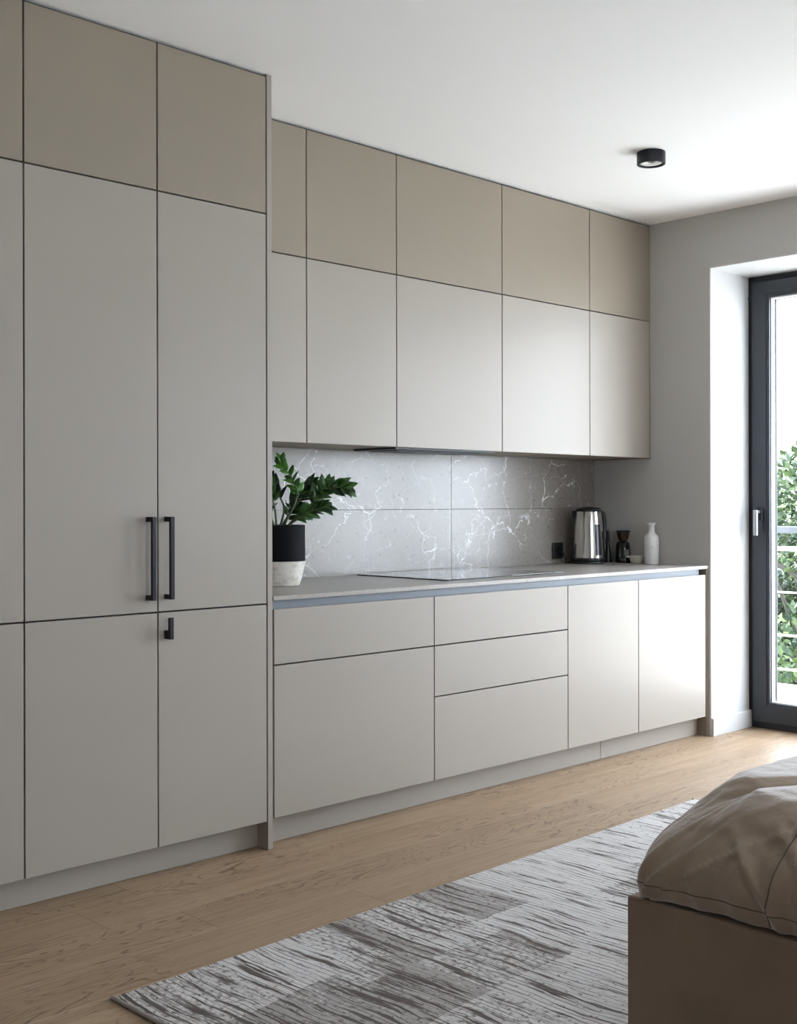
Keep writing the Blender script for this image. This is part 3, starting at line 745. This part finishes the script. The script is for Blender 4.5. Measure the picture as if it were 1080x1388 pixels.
for j in range(1, NI):
    f_ = j/NI; row_ = []
    for i in range(NP):
        a = last[i]; x_ = a.x+(cen.x-a.x)*f_; y_ = a.y+(cen.y-a.y)*f_
        z_ = a.z*(1-f_)**2+(Z0D+HD+.02)*(1-(1-f_)**2)+.012*noise.noise(Vector((x_*3.1, y_*3.7, 2)))*min(1, f_*4)+.006*noise.noise(Vector((x_*9+y_*4, y_*8, 7)))*min(1, f_*5)
        row_.append(b.verts.new((x_, y_, z_)))
    rings.append(row_)
top = b.verts.new((cen.x, cen.y, Z0D+HD+.02))
for A, B in zip(rings, rings[1:]):
    for i in range(NP): b.faces.new((A[i], A[(i+1) % NP], B[(i+1) % NP], B[i]))
for i in range(NP): b.faces.new((rings[-1][i], rings[-1][(i+1) % NP], top))
dv = obj('duvet', b, M_duvet, smooth=True, origin=((DX0+DX1)/2, (DY0_+DY1_)/2, Z0D))
tag(dv, 'rumpled taupe cotton duvet covering the bed in the lower right corner', 'duvet')
sol = dv.modifiers.new('thick', 'SOLIDIFY'); sol.thickness = .006; sol.offset = -1
M_seam = mat('seam_thread', (.09, .07, .055), .9)
b = new_bm(); iseam = min(range(NP), key=lambda i: abs(cum[i]-(sC-.31)))
def dfl(fi, q):
    a = math.floor(fi); return duvet(a, q).lerp(duvet(a+1, q), fi-a)
tube(b, [dfl(iseam-9.6*(q_/44)**1.3, q_/44)+Vector((-.0006, 0, .0004)) for q_ in range(0, 45)], .0013, 6); sm = obj('seam', b, M_seam, dv, smooth=True)
b = new_bm(); tube(b, [duvet(i, .07)+Vector((-.0004, 0, .0002)) for i in range(iseam-110, icorner+14)], .0011, 6); obj('hem_piping', b, M_seam, dv, smooth=True)

# ------------------------------------------------------------------ outside: balcony, railing, trees
b = new_bm(); 
for k in range(11): box(b, XF+.10+k*.14, XF+.10+k*.14+.134, -2.5, 7.0, -.05, -.015, .002, 1)
M_deck = mat('pale_decking', (.62, .60, .57), .7); struct('balcony_floor', b, M_deck)
b = new_bm(); box(b, XF+.062, XF+.20, -2.5, 7.0, -.40, -.052); box(b, XF+.20, XF+1.66, -2.5, 7.0, -.40, -.052); struct('balcony_slab', b, mat('concrete', (.5, .5, .49), .8))
RX = 7.46
t = thing('balcony_railing', (RX, 2.2, -.015), 'grey metal balcony railing with horizontal bars outside the glass door', 'railing')
M_rail = mat('railing_grey', (.022, .028, .034), .45); M_raill = mat('galvanised_bar', (.55, .57, .58), .4, metal=.5)
b = new_bm(); box(b, RX-.025, RX+.025, -2.4, 6.9, 1.00, 1.045, .003); obj('handrail', b, M_rail, t)
for z_, r_ in ((.895, .016), (.60, .006), (.31, .008), (.08, .008)):
    b = new_bm(); tube(b, [(RX, -2.4, z_), (RX, 6.9, z_)], r_, 10); obj('rail', b, M_raill, t, smooth=True)
for y_ in (-2.35, -.8, .75, 2.3, 5.3, 6.85):
    b = new_bm(); box(b, RX-.02, RX+.02, y_-.02, y_+.02, -.015, 1.0, .002); obj('post', b, M_rail, t)
b = new_bm(); box(b, XF+.1, 60, -40, 60, -3.3, -3.2); struct('ground', b, mat('pale_paving', (.55, .55, .52), .9))
def foliage_mat(name, c0, c1):
    m = mat(name, c0, .5, spec=.3); w = N(m); a = w.n('Attribute', attribute_name='tint')
    w.l(w.mix(a.outputs['Fac'], c0, c1), w.b.inputs['Base Color'])
    w.b.inputs['Subsurface Weight'].default_value = 0; return m
M_fol = foliage_mat('tree_leaves', (.006, .020, .010), (.05, .080, .016))
M_bark = mat('bark', (.03, .026, .02), .9)
def tree(x, y, top, rx, rz, label, n=5200, lf=.085):
    t = thing('garden_tree', (x, y, -3.2), label, 'tree', 'garden trees beyond the balcony')
    b = new_bm(); tr = [(x, y, -3.2), (x+.08, y+.05, -2.2), (x-.05, y, -1.2), (x, y+.06, top-rz*1.0)]
    tube(b, spline(tr, 5), [.13]*8+[.08]*8, 10) if False else tube(b, spline(tr, 5), [.14-.006*i for i in range(16)], 10)
    for k in range(9):
        a = k*2.4; p0 = Vector((x, y, top-2*rz+.5+.18*k*rz)); p1 = p0+Vector((math.cos(a)*rx*.75, math.sin(a)*rx*.75, rz*.45))
        tube(b, spline([p0, p0.lerp(p1, .5)+Vector((0, 0, -.08)), p1], 4), [.035-.0025*i for i in range(9)], 6)
    obj('trunk', b, M_bark, t, smooth=True)
    blobs = []
    for k in range(16):
        u = Vector((random.gauss(0, 1), random.gauss(0, 1), random.gauss(0, 1))).normalized()
        blobs.append((Vector((x+u.x*rx*.72, y+u.y*rx*.72, top-rz+u.z*rz*.72)), rx*random.uniform(.32, .5)))
    vlist = []; fl = []; tints = []
    for k in range(n):
        c_, r_ = random.choice(blobs); u = Vector((random.gauss(0, 1), random.gauss(0, 1), random.gauss(0, 1))).normalized()
        p = c_+u*r_*random.uniform(.55, 1.12)
        if p.z > top+.1: p.z = top+random.uniform(-.3, .25)
        d = (u+Vector((random.uniform(-1, 1), random.uniform(-1, 1), random.uniform(-1, 1)))).normalized(); s = d.cross(Vector((random.uniform(-1, 1), random.uniform(-1, 1), 1))).normalized()
        L_ = lf*random.uniform(.6, 1.3); W_ = L_*.32; i0 = len(vlist); nn = d.cross(s)
        vlist += [p, p+d*L_*.45+s*W_+nn*W_*.25, p+d*L_, p+d*L_*.45-s*W_+nn*W_*.25]; fl += [(i0, i0+1, i0+2), (i0, i0+2, i0+3)]
        tv = min(1, max(0, random.gauss(.45, .3))); tints += [tv]*4
    me = bpy.data.meshes.new('crown'); me.from_pydata([v-Vector((x, y, -3.2)) for v in vlist], [], fl); me.materials.append(M_fol)
    at_ = me.attributes.new('tint', 'FLOAT', 'POINT'); at_.data.foreach_set('value', tints)
    o = bpy.data.objects.new('crown', me); C.objects.link(o); o.parent = t
tree(12.2, 6.1, 1.75, 1.7, 2.1, 'leafy green tree straight behind the railing seen through the door glass', 26000, .10)
tree(15.5, 8.6, 1.9, 2.0, 2.4, 'taller leafy tree farther back behind the nearest garden tree', 16000, .11)
tree(12.9, 1.6, 1.3, 1.8, 2.0, 'low leafy tree beyond the railing to the right of the nearest garden tree', 8000)

# ------------------------------------------------------------------ light
w = bpy.data.worlds.new('World'); sc.world = w; w.use_nodes = True
bg = w.node_tree.nodes['Background']; bg.inputs[0].default_value = (.82, .90, 1.0, 1); bg.inputs[1].default_value = 4.8
sun = bpy.data.lights.new('sun', 'SUN'); sun.energy = 7.5; sun.angle = math.radians(2); sun.color = (1, .98, .94)
so = bpy.data.objects.new('sun', sun); C.objects.link(so); so.rotation_euler = Vector((.16, -.60, -.80)).to_track_quat('-Z', 'Y').to_euler()
for nm, y0, y1, z0, z1 in (('door_portal', DY0, YN, 0, NT), ('window_portal', WY0, WY1, WZ0, NT)):
    l = bpy.data.lights.new(nm, 'AREA'); l.shape = 'RECTANGLE'; l.size = z1-z0; l.size_y = y1-y0; l.cycles.is_portal = True
    o = bpy.data.objects.new(nm, l); C.objects.link(o); o.location = (XF+.1, (y0+y1)/2, (z0+z1)/2); o.rotation_euler = (0, PI/2, 0)

l = bpy.data.lights.new('front_portal', 'AREA'); l.shape = 'RECTANGLE'; l.size = FX1-FX0; l.size_y = NT-FZ0; l.cycles.is_portal = True
o = bpy.data.objects.new('front_portal', l); C.objects.link(o); o.location = ((FX0+FX1)/2, YF-.26, (FZ0+NT)/2); o.rotation_euler = (PI/2, 0, 0)

# ------------------------------------------------------------------ camera
cam = bpy.data.cameras.new('camera'); cam.sensor_fit = 'HORIZONTAL'; cam.sensor_width = 36; cam.lens = F/1080*36
cam.shift_y = -(694-CY)/1080; cam.clip_start = .05; cam.clip_end = 200
co = bpy.data.objects.new('camera', cam); C.objects.link(co)
co.matrix_world = Matrix.Translation((0, 0, EYE)) @ Matrix.Rotation(YAW-PI/2, 4, 'Z') @ Matrix.Rotation(PI/2, 4, 'X') @ Matrix.Rotation(ROLL, 4, 'Z')
sc.camera = co
sc.view_settings.view_transform = 'Standard'; sc.view_settings.look = 'None'; sc.view_settings.gamma = 1; sc.view_settings.use_curve_mapping = False
sc.view_settings.exposure = 1.77
sc.cycles.max_bounces = 12; sc.cycles.diffuse_bounces = 8; sc.cycles.glossy_bounces = 6; sc.cycles.transparent_max_bounces = 16
sc.cycles.sample_clamp_indirect = 10; sc.cycles.use_denoising = True
